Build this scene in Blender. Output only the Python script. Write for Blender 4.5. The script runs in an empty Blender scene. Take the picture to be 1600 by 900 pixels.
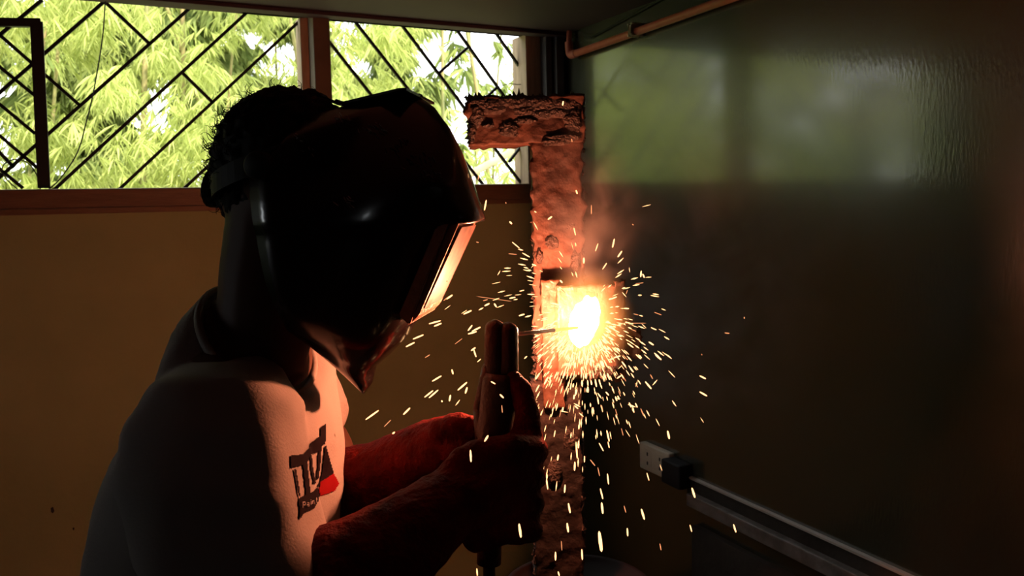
import bpy, bmesh, math, random
import numpy as np
from mathutils import Vector, Matrix, noise
from mathutils.bvhtree import BVHTree

# ------------------------------------------------------------------ camera
FPX = 1250.0
YAW, PITCH, ROLL, SHIFT = math.radians(27.0), math.radians(-4.0), math.radians(1.3), 47.0
CAM = Vector((0, 0, 1.45))
fw = Vector((math.sin(YAW)*math.cos(PITCH), math.cos(YAW)*math.cos(PITCH), math.sin(PITCH)))
r0 = Vector((math.cos(YAW), -math.sin(YAW), 0))
u0 = r0.cross(fw)
cr = r0*math.cos(ROLL) - u0*math.sin(ROLL)
cu = u0*math.cos(ROLL) + r0*math.sin(ROLL)
cam_d = bpy.data.cameras.new('camera'); cam = bpy.data.objects.new('camera', cam_d)
bpy.context.collection.objects.link(cam)
M = Matrix((cr, cu, -fw)).transposed().to_4x4(); M.translation = CAM
cam.matrix_world = M
cam_d.sensor_width = 36; cam_d.lens = 36*FPX/1600; cam_d.shift_y = -SHIFT/1600
cam_d.dof.use_dof = True; cam_d.dof.focus_distance = 1.12; cam_d.dof.aperture_fstop = 11
cam_d.clip_start = .02; cam_d.clip_end = 200
sc = bpy.context.scene; sc.camera = cam

# ------------------------------------------------------------------ world, sun, exposure
w = bpy.data.worlds.new('sky'); sc.world = w; w.use_nodes = True
bg = w.node_tree.nodes['Background']
bg.inputs['Color'].default_value = (.93, .97, 1, 1); bg.inputs['Strength'].default_value = 4.0
sd = bpy.data.lights.new('sun', 'SUN'); sd.energy = 10; sd.angle = .01; sd.color = (1, .95, .82)
sun = bpy.data.objects.new('sun', sd); bpy.context.collection.objects.link(sun)
sun.rotation_euler = Vector((.25, -.75, 1.1)).to_track_quat('Z', 'Y').to_euler()
ARC_COL = (1.0, .28, .13)
arc_power = 15
sc.view_settings.view_transform = 'Standard'; sc.view_settings.look = 'None'
sc.view_settings.exposure = 0; sc.view_settings.gamma = 1
sc.view_settings.use_curve_mapping = False

# ------------------------------------------------------------------ helpers
C = bpy.context.collection
R = random.Random(7)
PI = math.pi
def ray(px, py):
    return fw + cr*((px-800)/FPX) + cu*((450-SHIFT-py)/FPX)
def P(px, py, d): return CAM + ray(px, py)*d
def onY(px, py, y):
    r = ray(px, py); return CAM + r*((y-CAM.y)/r.y)
def onX(px, py, x):
    r = ray(px, py); return CAM + r*((x-CAM.x)/r.x)
def proj(p, c=CAM):
    v = p-c; d = v.dot(fw); return 800+FPX*v.dot(cr)/d, 450-SHIFT-FPX*v.dot(cu)/d, d

def tag(o, label=None, cat=None, group=None, kind=None):
    if label: o['label'] = label
    if cat: o['category'] = cat
    if group: o['group'] = group
    if kind: o['kind'] = kind
    return o
def empty(name, loc, label=None, cat=None, group=None, kind=None):
    o = bpy.data.objects.new(name, None); C.objects.link(o); o.location = loc
    o.empty_display_size = .05
    return tag(o, label, cat, group, kind)
def put(o, parent):
    if parent is not None:
        o.parent = parent
        o.matrix_parent_inverse = Matrix.Identity(4)
        wl = Vector((0, 0, 0)); p = parent
        while p is not None: wl += p.location; p = p.parent
        o.location = o.location - wl
    return o
def obj(name, bm, mat, parent=None, smooth=True):
    me = bpy.data.meshes.new(name)
    if isinstance(bm, bmesh.types.BMesh):
        bmesh.ops.recalc_face_normals(bm, faces=bm.faces)
        bm.to_mesh(me); bm.free()
    else:
        me.from_pydata(*bm)
    if smooth:
        for p in me.polygons: p.use_smooth = True
    for m in (mat if isinstance(mat, (list, tuple)) else [mat]): me.materials.append(m)
    o = bpy.data.objects.new(name, me); C.objects.link(o)
    return put(o, parent)
def B(): return bmesh.new()
def box(bm, lo, hi, bev=0):
    g = bmesh.ops.create_cube(bm, size=1)['verts']
    lo = Vector(lo); hi = Vector(hi)
    for v in g:
        v.co = Vector(((v.co.x+.5)*(hi.x-lo.x)+lo.x, (v.co.y+.5)*(hi.y-lo.y)+lo.y, (v.co.z+.5)*(hi.z-lo.z)+lo.z))
    if bev:
        es = {e for v in g for e in v.link_edges}
        bmesh.ops.bevel(bm, geom=list(es), offset=bev, segments=2, affect='EDGES', profile=.6)
    return bm
def bar(bm, a, b, w, h, up=Vector((0, 0, 1)), bev=0):
    """rectangular bar from a to b, w across, h along up"""
    a = Vector(a); b = Vector(b); z = (b-a).normalized(); x = z.cross(up).normalized(); y = x.cross(z).normalized()
    g = bmesh.ops.create_cube(bm, size=1)['verts']; L = (b-a).length
    for v in g: v.co = a + z*((v.co.z+.5)*L) + x*(v.co.x*w) + y*(v.co.y*h)
    if bev:
        es = {e for v in g for e in v.link_edges}
        bmesh.ops.bevel(bm, geom=list(es), offset=bev, segments=2, affect='EDGES')
    return bm
def frame_of(d):
    d = d.normalized(); t = Vector((0, 0, 1)) if abs(d.z) < .9 else Vector((1, 0, 0))
    x = d.cross(t).normalized(); return x, d.cross(x).normalized()
def tube(bm, pts, rad, n=10, cap=True):
    pts = [Vector(p) for p in pts]
    rs = rad if isinstance(rad, (list, tuple)) else [rad]*len(pts)
    rings = []; x = None
    for i, p in enumerate(pts):
        d = (pts[min(i+1, len(pts)-1)]-pts[max(i-1, 0)]).normalized()
        if x is None: x, y = frame_of(d)
        else:
            x = (x - d*x.dot(d)).normalized(); y = d.cross(x)
        rings.append([bm.verts.new(p+(x*math.cos(a)+y*math.sin(a))*rs[i]) for a in [2*PI*k/n for k in range(n)]])
    for a, b in zip(rings, rings[1:]):
        for k in range(n): bm.faces.new((a[k], a[(k+1) % n], b[(k+1) % n], b[k]))
    if cap: bm.faces.new(rings[0]); bm.faces.new(rings[-1][::-1])
    return bm
def loft(bm, rings, cap=True):
    vs = [[bm.verts.new(p) for p in r] for r in rings]; n = len(vs[0])
    for a, b in zip(vs, vs[1:]):
        for k in range(n): bm.faces.new((a[k], a[(k+1) % n], b[(k+1) % n], b[k]))
    if cap: bm.faces.new(vs[0]); bm.faces.new(vs[-1][::-1])
    return bm
def sell(c, ax, ay, n=28, p=2.3):
    out = []
    for k in range(n):
        a = 2*PI*k/n; cc, ss = math.cos(a), math.sin(a)
        out.append(c + ax*math.copysign(abs(cc)**(2/p), cc) + ay*math.copysign(abs(ss)**(2/p), ss))
    return out
def ball(bm, c, r, sub=3, M3=None):
    g = bmesh.ops.create_icosphere(bm, subdivisions=sub, radius=1)['verts']
    r = Vector(r) if hasattr(r, '__len__') else Vector((r, r, r))
    for v in g:
        q = Vector((v.co.x*r.x, v.co.y*r.y, v.co.z*r.z))
        v.co = Vector(c) + (M3 @ q if M3 else q)
    return bm
def limb(bm, pts, rads, ends=(True, True)):
    for i, (p, r) in enumerate(zip(pts, rads)):
        if (i == 0 and not ends[0]) or (i == len(pts)-1 and not ends[1]): continue
        ball(bm, p, r, 2)
    for i in range(len(pts)-1):
        tube(bm, [pts[i], pts[i+1]], [rads[i], rads[i+1]], 16)
    return bm
def smoothpath(pts, k=6):
    pts = [Vector(p) for p in pts]; out = []
    for i in range(len(pts)-1):
        p0 = pts[max(i-1, 0)]; p1 = pts[i]; p2 = pts[i+1]; p3 = pts[min(i+2, len(pts)-1)]
        for j in range(k):
            t = j/k
            out.append(.5*((2*p1)+(p2-p0)*t+(2*p0-5*p1+4*p2-p3)*t*t+(3*p1-p0-3*p2+p3)*t*t*t))
    out.append(pts[-1]); return out
def fuse(name, bm, mat, parent=None, voxel=.006, it=6, fn=None, cut=None):
    """union of overlapping closed shells into one continuous skin"""
    me = bpy.data.meshes.new(name); bm.to_mesh(me); bm.free()
    o = bpy.data.objects.new(name, me); C.objects.link(o)
    m = o.modifiers.new('r', 'REMESH'); m.mode = 'VOXEL'; m.voxel_size = voxel
    s = o.modifiers.new('s', 'SMOOTH'); s.iterations = it; s.factor = .5
    dg = bpy.context.evaluated_depsgraph_get(); dg.update()
    me2 = bpy.data.meshes.new_from_object(o.evaluated_get(dg))
    o.modifiers.clear(); o.data = me2
    if cut or fn:
        b = bmesh.new(); b.from_mesh(me2)
        if cut:
            bmesh.ops.delete(b, geom=[f for f in b.faces if cut(f.calc_center_median())], context='FACES')
        if fn:
            b.normal_update()
            new = [v.co + fn(v.co, v.normal) for v in b.verts]
            for v, c in zip(b.verts, new): v.co = c
        b.to_mesh(me2); b.free()
    for p in me2.polygons: p.use_smooth = True
    me2.materials.clear(); me2.materials.append(mat); me2.name = name
    return put(o, parent)

# ------------------------------------------------------------------ materials
def mat(name, col, rough=.6, metal=0, spec=.5, coat=0, noise_amt=0, nscale=8, col2=None, bump=0, bscale=40, stretch=None, emit=None, estr=0, trans=0, detail=6, coat_rough=.05):
    m = bpy.data.materials.new(name); m.use_nodes = True
    nt = m.node_tree; b = nt.nodes['Principled BSDF']
    b.inputs['Base Color'].default_value = (*col, 1); b.inputs['Roughness'].default_value = rough
    b.inputs['Metallic'].default_value = metal; b.inputs['Specular IOR Level'].default_value = spec
    b.inputs['Coat Weight'].default_value = coat; b.inputs['Coat Roughness'].default_value = coat_rough
    if emit: b.inputs['Emission Color'].default_value = (*emit, 1); b.inputs['Emission Strength'].default_value = estr
    tc = nt.nodes.new('ShaderNodeTexCoord'); mp = nt.nodes.new('ShaderNodeMapping')
    nt.links.new(tc.outputs['Object'], mp.inputs['Vector'])
    if stretch: mp.inputs['Scale'].default_value = stretch
    if col2:
        n = nt.nodes.new('ShaderNodeTexNoise'); n.inputs['Scale'].default_value = nscale; n.inputs['Detail'].default_value = detail
        r = nt.nodes.new('ShaderNodeValToRGB'); r.color_ramp.elements[0].position = .35; r.color_ramp.elements[1].position = .65
        r.color_ramp.elements[0].color = (*col, 1); r.color_ramp.elements[1].color = (*col2, 1)
        nt.links.new(mp.outputs[0], n.inputs['Vector']); nt.links.new(n.outputs['Fac'], r.inputs[0]); nt.links.new(r.outputs[0], b.inputs['Base Color'])
    if bump:
        n = nt.nodes.new('ShaderNodeTexNoise'); n.inputs['Scale'].default_value = bscale; n.inputs['Detail'].default_value = 5
        bp = nt.nodes.new('ShaderNodeBump'); bp.inputs['Strength'].default_value = bump; bp.inputs['Distance'].default_value = .01
        nt.links.new(mp.outputs[0], n.inputs['Vector']); nt.links.new(n.outputs['Fac'], bp.inputs['Height']); nt.links.new(bp.outputs[0], b.inputs['Normal'])
        if coat: nt.links.new(bp.outputs[0], b.inputs['Coat Normal'])
    return m
m_plaster = mat('old olive plaster', (.29, .35, .16), .85, col2=(.38, .44, .21), nscale=2.5, bump=.25, bscale=25, spec=.2)
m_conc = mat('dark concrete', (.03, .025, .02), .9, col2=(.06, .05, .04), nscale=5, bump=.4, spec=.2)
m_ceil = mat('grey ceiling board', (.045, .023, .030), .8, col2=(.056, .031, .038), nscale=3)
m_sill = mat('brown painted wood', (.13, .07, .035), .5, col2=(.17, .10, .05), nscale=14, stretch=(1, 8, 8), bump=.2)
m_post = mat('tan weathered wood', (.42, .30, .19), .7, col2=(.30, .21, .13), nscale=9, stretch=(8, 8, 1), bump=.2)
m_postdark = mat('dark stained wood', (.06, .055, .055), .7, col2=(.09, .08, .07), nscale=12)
m_iron = mat('black painted iron', (.012, .012, .012), .55, spec=.3)
m_wire = mat('black rubber', (.015, .015, .015), .6, spec=.3)
m_red = mat('salmon red conduit paint', (.48, .13, .09), .45, col2=(.42, .09, .06), nscale=30)
m_white = mat('cream plastic', (.62, .55, .40), .45)
m_hole = mat('socket slots', (.02, .015, .01), .8)
m_race = mat('dull metal ledge', (.16, .14, .12), .42, metal=.4, col2=(.30, .27, .24), nscale=22, bump=.3)
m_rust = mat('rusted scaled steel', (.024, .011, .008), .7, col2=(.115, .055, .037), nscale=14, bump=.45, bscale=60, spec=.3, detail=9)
m_plate = mat('bright ground steel', (.12, .055, .038), .5, metal=.2, col2=(.18, .095, .065), nscale=40, bump=.3, bscale=80)
m_slag = mat('black weld slag', (.02, .014, .012), .5, col2=(.05, .03, .022), nscale=60, bump=.8, bscale=200)
m_helm = mat('black glossy helmet plastic', (.012, .006, .005), .22, spec=.6, coat=.6, bump=.06, bscale=9, coat_rough=.1)
m_frame = mat('helmet lens frame', (.36, .16, .10), .4, bump=.4, bscale=90)
m_glass = mat('spatter dusted cover glass', (.17, .08, .05), .45, col2=(.07, .03, .02), nscale=60)
m_hair = mat('black hair', (.004, .0035, .003), .6, spec=.25)
m_skin = mat('brown skin', (.085, .035, .02), .55, spec=.3)
m_shirt = mat('white cotton', (.37, .33, .305), .9, col2=(.33, .295, .27), nscale=4, bump=.15, bscale=300, spec=.1)
m_print = mat('black shirt ink', (.010, .005, .007), .9, spec=.05)
m_printred = mat('red shirt ink', (.22, .006, .008), .9, spec=.05)
m_glove = mat('red welding leather', (.14, .006, .003), .7, col2=(.055, .004, .003), nscale=20, bump=.6, bscale=140, spec=.08)
m_holder = mat('dark red bakelite', (.045, .012, .010), .5, bump=.3, bscale=120, spec=.5)
m_pants = mat('dark trousers', (.02, .02, .025), .9)
m_rod = mat('flux electrode', (.35, .28, .24), .7, bump=.3)
m_ground = mat('sunlit dry ground', (.40, .36, .24), .95, col2=(.16, .22, .06), nscale=.8)
m_culm = mat('bamboo culm', (.34, .25, .10), .6, col2=(.22, .22, .07), nscale=5)
m_pole = mat('weathered bamboo pole', (.42, .32, .18), .6, col2=(.3, .24, .12), nscale=20)

def emis(name, col, s):
    m = bpy.data.materials.new(name); m.use_nodes = True; nt = m.node_tree; nt.nodes.clear()
    e = nt.nodes.new('ShaderNodeEmission'); o = nt.nodes.new('ShaderNodeOutputMaterial')
    e.inputs[0].default_value = (*col, 1); e.inputs[1].default_value = s; nt.links.new(e.outputs[0], o.inputs[0]); return m
m_spark = emis('glowing metal droplet', (1, .50, .20), 3.2)
m_spark2 = emis('dim glowing droplet', (1, .36, .14), 1.2)
m_arc = emis('arc plasma', (1, .80, .55), 9)
m_hot = emis('hot metal', (1, .42, .10), 2.2)

def leafmat(name, a, b, tr):
    m = bpy.data.materials.new(name); m.use_nodes = True; nt = m.node_tree; nt.nodes.clear()
    o = nt.nodes.new('ShaderNodeOutputMaterial'); mx = nt.nodes.new('ShaderNodeMixShader'); mx.inputs[0].default_value = tr
    d = nt.nodes.new('ShaderNodeBsdfDiffuse'); t = nt.nodes.new('ShaderNodeBsdfTranslucent')
    g = nt.nodes.new('ShaderNodeNewGeometry'); r = nt.nodes.new('ShaderNodeValToRGB')
    r.color_ramp.elements[0].color = (*a, 1); r.color_ramp.elements[1].color = (*b, 1)
    nt.links.new(g.outputs['Random Per Island'], r.inputs[0])
    nt.links.new(r.outputs[0], d.inputs[0]); nt.links.new(r.outputs[0], t.inputs[0])
    nt.links.new(d.outputs[0], mx.inputs[1]); nt.links.new(t.outputs[0], mx.inputs[2]); nt.links.new(mx.outputs[0], o.inputs[0]); return m
m_leaf = leafmat('young bamboo leaf', (.30, .36, .09), (.62, .66, .23), .5)
m_leafd = leafmat('dark green tree leaf', (.15, .21, .06), (.38, .43, .14), .45)  # deeper green leaf of the far trees

# right wall paint: glossy dark green over brushed filler
m_gloss = bpy.data.materials.new('glossy olive green wall paint'); m_gloss.use_nodes = True
nt = m_gloss.node_tree; b = nt.nodes['Principled BSDF']
b.inputs['Roughness'].default_value = .24; b.inputs['Specular IOR Level'].default_value = 1.0; b.inputs['Coat Weight'].default_value = .8; b.inputs['Coat Roughness'].default_value = .10; b.inputs['Coat IOR'].default_value = 1.6
tc = nt.nodes.new('ShaderNodeTexCoord')
n1 = nt.nodes.new('ShaderNodeTexNoise'); n1.inputs['Scale'].default_value = 3; n1.inputs['Detail'].default_value = 5
r1 = nt.nodes.new('ShaderNodeValToRGB'); r1.color_ramp.elements[0].color = (.028, .030, .017, 1); r1.color_ramp.elements[1].color = (.042, .042, .025, 1)
nt.links.new(tc.outputs['Object'], n1.inputs['Vector']); nt.links.new(n1.outputs['Fac'], r1.inputs[0]); nt.links.new(r1.outputs[0], b.inputs['Base Color'])
mpg = nt.nodes.new('ShaderNodeMapping'); mpg.inputs['Scale'].default_value = (1, 1, .28)
n2 = nt.nodes.new('ShaderNodeTexNoise'); n2.inputs['Scale'].default_value = 170; n2.inputs['Detail'].default_value = 4
n3 = nt.nodes.new('ShaderNodeTexNoise'); n3.inputs['Scale'].default_value = 2.4; n3.inputs['Detail'].default_value = 3
r3 = nt.nodes.new('ShaderNodeMapRange'); r3.inputs[1].default_value = .48; r3.inputs[2].default_value = .62; r3.inputs[3].default_value = .05; r3.inputs[4].default_value = 1
mu = nt.nodes.new('ShaderNodeMath'); mu.operation = 'MULTIPLY'
bp = nt.nodes.new('ShaderNodeBump'); bp.inputs['Strength'].default_value = .07; bp.inputs['Distance'].default_value = .004
nt.links.new(tc.outputs['Object'], mpg.inputs[0]); nt.links.new(mpg.outputs[0], n2.inputs['Vector']); nt.links.new(tc.outputs['Object'], n3.inputs['Vector'])
nt.links.new(n3.outputs['Fac'], r3.inputs[0]); nt.links.new(n2.outputs['Fac'], mu.inputs[0]); nt.links.new(r3.outputs[0], mu.inputs[1])
nt.links.new(mu.outputs[0], bp.inputs['Height']); nt.links.new(bp.outputs[0], b.inputs['Normal']); nt.links.new(bp.outputs[0], b.inputs['Coat Normal'])

# ------------------------------------------------------------------ room
D = 2.4                                    # back wall plane
W = onY(880, 300, D).x                     # right wall plane
XL, YB = -2.6, -4.0
ZS = onY(400, 292, D).z                    # sill top
ZC = onX(895, 50, W).z                     # ceiling
WX0 = -.56                                 # window left end
PX = onY(823, 150, D).x; PX2 = onY(851, 150, D).x
T = .14
f = obj('floor', box(B(), (XL, YB, -.1), (W, D, 0)), m_conc, smooth=False); tag(f, kind='structure')
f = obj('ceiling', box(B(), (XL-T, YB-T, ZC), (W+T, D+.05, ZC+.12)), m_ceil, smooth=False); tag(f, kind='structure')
bm = B(); box(bm, (XL-T, D, 0), (W+T, D+T, ZS-.035)); box(bm, (XL-T, D, ZS-.035), (WX0-.03, D+T, ZC)); box(bm, (PX2+.01, D, ZS-.035), (W+T, D+T, ZC))
f = obj('wall_back', bm, m_plaster, smooth=False); tag(f, kind='structure')
f = obj('wall_right', box(B(), (W, YB-T, 0), (W+T, D, ZC)), m_gloss, smooth=False); tag(f, kind='structure')
bm = B(); l0, l1, lz0, lz1 = 1.85, 2.25, 1.2, 1.85     # unseen opening added to throw daylight on back wall and shirt back
box(bm, (XL-T, YB, 0), (XL, l0, ZC)); box(bm, (XL-T, l1, 0), (XL, D, ZC)); box(bm, (XL-T, l0, 0), (XL, l1, lz0)); box(bm, (XL-T, l0, lz1), (XL, l1, ZC))
f = obj('wall_left', bm, m_conc, smooth=False); tag(f, kind='structure')
# the wall behind the camera holds a small open vent window that lets a little daylight in
bm = B(); q0, q1, z0, z1 = -1.75, -1.45, 1.6, 1.9
box(bm, (XL-T, YB-T, 0), (q0, YB, ZC)); box(bm, (q1, YB-T, 0), (W, YB, ZC)); box(bm, (q0, YB-T, 0), (q1, YB, z0)); box(bm, (q0, YB-T, z1), (q1, YB, ZC))
f = obj('wall_rear', bm, m_conc, smooth=False); tag(f, kind='structure')

# window
win = empty('window_1', (0, D, ZS), kind='structure')
zb = onY(400, 321, D-.03).z
obj('window_sill', box(B(), (XL, D-.03, zb), (W-.09, D+T, ZS), .004), m_sill, win, False)
obj('sill_batten', box(B(), (XL, D-.042, zb-.012), (W-.09, D-.001, zb+.004), .003), m_sill, win, False)
pw0, pw1 = onY(487, 90, D).x, onY(513, 90, D).x
def leanpost(name, x0, x1, y0, y1, m, lean=0):
    bm = B(); box(bm, (x0, y0, ZS), (x1, y1, ZC), .003)
    for v in bm.verts: v.co.x += lean*(v.co.z-ZS)
    return obj(name, bm, m, win, False)
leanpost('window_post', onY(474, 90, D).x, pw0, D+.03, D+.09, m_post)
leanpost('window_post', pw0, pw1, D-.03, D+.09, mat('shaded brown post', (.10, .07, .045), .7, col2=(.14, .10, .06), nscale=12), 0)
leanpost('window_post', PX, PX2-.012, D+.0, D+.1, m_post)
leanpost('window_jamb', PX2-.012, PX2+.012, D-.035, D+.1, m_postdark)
leanpost('window_jamb', PX2+.02, PX2+.05, D-.05, D-.002, m_postdark)
# rough bottomed header board hanging just under the ceiling
bm = B(); a = onY(372, 3, D); c = onY(866, 30, D); n = 90
for i in range(n):
    t0, t1 = i/n, (i+1)/n
    x0, x1 = a.x-.9+(c.x+.03-a.x+.9)*t0, a.x-.9+(c.x+.03-a.x+.9)*t1
    zz = c.z + .001*R.random()*3
    if x0 < a.x: continue
    zz += (a.z-c.z)*(1-(x0-a.x)/(c.x-a.x))
    box(bm, (x0, D-.012, zz), (x1, D+.05, ZC))
ball(bm, onY(380, 8, D), (.008, .01, .012), 1)
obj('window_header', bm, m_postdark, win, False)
bm = B(); box(bm, (XL, D-.07, ZC-.012), (W, D-.02, ZC), .003)
obj('window_header', bm, m_ceil, win, False)

GY = D+.06
def gbar(x0, y0, x1, y1, w=.0085, ext=0):
    a, c = onY(x0, y0, GY), onY(x1, y1, GY)
    a, c = a+(a-c)*ext, c+(c-a)*ext
    obj('grille_bar', bar(B(), a, c, .009, w, up=(c-a).cross(Vector((0, 1, 0))).normalized()), m_iron, win, False)
for s in [(66, 0, -60, 104), (175, -8, -80, 214), (311, 0, -60, 330), (407, 0, 84, 297), (468, 33, 186, 296), (332, 253, 288, 294), (440, 153, 332, 253),
          (165, 4, 233, 68), (293, -8, 303, 10), (0, 55, 125, 165), (286, 115, 332, 160),
          (-40, 72, 55, 150), (-40, 130, 55, 209), (-40, 178, 58, 262), (-40, 196, 22, 262), (-30, 240, 36, 294), (-60, 5, 0, 55)]:
    gbar(*s)
for s in [(510, 60, 680, 275), (532, 5, 756, 290), (602, 5, 817, 290), (684, 5, 830, 210), (744, 8, 824, 122), (730, 75, 686, 114), (776, 137, 745, 166), (817, 225, 795, 253)]:
    gbar(*s)
# continuation of the grille to the left of the frame, seen only in the wall's reflection
for i in range(4):
    a = onY(-100-90*i, 40, GY); c = onY(-230-90*i, 290, GY)
    if c.x > WX0: obj('grille_bar', bar(B(), a, c, .009, .0085), m_iron, win, False)
# black sub-frame
sf = empty('sub_frame', (0, 0, 0)); put(sf, win)
sfa = onY(-90, 33, GY-.015)
for s, wd in [((-110, 34, 64, 36), .021), ((57, 34, 69, 294), .029)]:
    a, c = onY(s[0], s[1], GY-.012), onY(s[2], s[3], GY-.012)
    obj('frame_bar', bar(B(), a, c, .02, wd, up=(c-a).cross(Vector((0, 1, 0))).normalized()), m_iron, sf, False)

def wirething(name, pts, r, label, cat, m=m_wire, y=None):
    y = y or GY-.02
    o = obj(name, tube(B(), smoothpath([onY(px, py, y) for px, py in pts], 8), r, 6), m); tag(o, label, cat); return o
wirething('cable', [(165, -4), (164, 8), (160, 60), (147, 139), (135, 190), (121, 238), (95, 278), (76, 296)], .0018, 'long thin black cable hanging in a curve through the left window grille', 'cable')
wirething('wire', [(-20, 300), (0, 272), (7, 256), (25, 249), (45, 256), (58, 275), (63, 296)], .0016, 'thin black wire looped at the bottom left corner of the grille', 'wire')
wirething('wire', [(-12, 262), (2, 268), (12, 282), (28, 296)], .0016, 'short thin black wire sagging to the sill in the lower left window corner', 'wire')
wirething('wire', [(776, 137), (795, 131), (810, 132), (826, 130)], .0014, 'thin wire running from the right grille bars to the wooden post', 'wire')

# pole outside
a, c = onY(735, 272, D+.5), onY(838, 216, D+.5)
o = obj('bamboo_pole', tube(B(), [a+(a-c)*((a.z+.05)/(c.z-a.z)), c+(c-a)*.7], .0145, 12), m_pole); tag(o, 'tan round pole leaning diagonally outside the right window', 'pole')

# red conduit on the right wall
pipe = empty('conduit_pipe', onX(897, 88, W-.02), 'salmon red conduit pipe with elbow, running along the top of the green wall', 'pipe')
e0 = onX(893, 86, W-.022); e1 = onX(1150, -6, W-.022); dirp = (e1-e0).normalized()
top = onX(884, 30, W-.022); top = Vector((e0.x, e0.y+.012, ZC))
obj('pipe_run', tube(B(), [e0, e0+dirp*3.2], .0115, 14), m_red, pipe)
obj('pipe_riser', tube(B(), [Vector((e0.x, e0.y+.015, e0.z+.02)), top], .009, 12), m_red, pipe)
obj('elbow', tube(B(), smoothpath([e0+Vector((0, .016, .045)), e0+Vector((0, .013, .018)), e0+Vector((0, .004, .002)), e0+dirp*.03], 5), .0135, 14), m_red, pipe)
cp = onX(992, 47, W-.022)
bm = B(); bar(bm, cp-dirp*.008, cp+dirp*.008, .03, .03, bev=.004)
tag(obj('pipe_clamp', bm, m_white, pipe), 'white pipe clamp')
bm = B(); 
a, c = onX(925, 58, W-.006), onX(1042, -6, W-.006); a.z = min(a.z, ZC-.01)
o = obj('cable', tube(B(), [a, a+(c-a).normalized()*2.2], .003, 8), m_wire); tag(o, 'straight thin black cable fixed to the wall just above the red pipe', 'cable')

# outlet, junction box and ledge on right wall
sk = empty('socket_outlet', onX(1022, 720, W), 'cream wall socket plate on the green wall beyond the ledge', 'socket')
a, c = onX(1000, 692, W-.02), onX(1046, 747, W-.02)
zt = (onX(1000, 691, W-.02).z+onX(1045, 708, W-.02).z)/2; zl = (onX(1001, 733, W-.02).z+onX(1044, 748, W-.02).z)/2
obj('cover_plate', box(B(), (W-.022, c.y, zl), (W, a.y, zt), .004), m_white, sk)
yy = (a.y+c.y)/2; zz = (zt+zl)/2; hw = (a.y-c.y)/2; hh = (zt-zl)/2
for q in (.42, -.42):
    for s in (.35, -.35):
        obj('socket_slot', box(B(), (W-.024, yy+q*hw-.003, zz+s*hh-.006), (W-.0205, yy+q*hw+.003, zz+s*hh+.004)), m_hole, sk, False)
for q in (.42, -.42):
    obj('socket_module', box(B(), (W-.0232, yy+q*hw-.017, zz-hh*.62), (W-.021, yy+q*hw+.017, zz+hh*.62), .0008), m_white, sk, False)
a, c = onX(1052, 712, W), onX(1082, 768, W)
o = obj('junction_box', box(B(), (W-.045, c.y, c.z+.01), (W, a.y, a.z), .006), m_wire); tag(o, 'black junction box beside the cream socket plate', 'box')
ld = empty('wall_ledge', onX(1100, 760, W), 'dull metal ledge running along the foot of the green wall', 'ledge')
la = onX(1078, 742, W); lz = la.z; lb = onX(1078, 764, W)
obj('ledge_top', box(B(), (W-.012, YB, lz-.006), (W, la.y, lz), .001), mat('pale edge strip', (.5, .45, .38), .35), ld, False)
bm = B(); n = 60; zz1 = lb.z
box(bm, (W-.03, YB, zz1-.035), (W, la.y-.02, zz1), .003)
obj('ledge_rail', bm, m_race, ld, False)
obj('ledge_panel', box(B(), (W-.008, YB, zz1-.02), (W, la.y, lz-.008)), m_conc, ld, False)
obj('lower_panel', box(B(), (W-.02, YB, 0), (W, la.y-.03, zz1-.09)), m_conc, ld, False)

# small dark blemishes in left wall
for px, py, s in [(82, 797, .006), (115, 826, .003)]:
    bm = B(); c = onY(px, py, D); ball(bm, c, (s*.7, .0025, s*1.4), 2)
    for v in bm.verts: v.co += Vector((noise.noise(v.co*300), 0, noise.noise(v.co*300+Vector((5, 5, 5)))))*.002
    o = obj('wall_chip', bm, m_hole); tag(o, 'larger dark chip in the plaster of the lower left wall' if s > .004 else 'tiny dark chip in the plaster beside the worker\'s back', 'chip')

# ------------------------------------------------------------------ outside
o = obj('ground', box(B(), (-25, D+T+.02, -.25), (25, 40, -.05)), m_ground, smooth=False); tag(o, kind='structure')
o = obj('boundary_wall', box(B(), (-14, 14.0, -.05), (16, 14.2, 1.9)), mat('pale sunlit wall', (.7, .7, .66), .9), smooth=False); tag(o, 'low pale sunlit boundary wall far behind the bamboo', 'wall')

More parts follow.
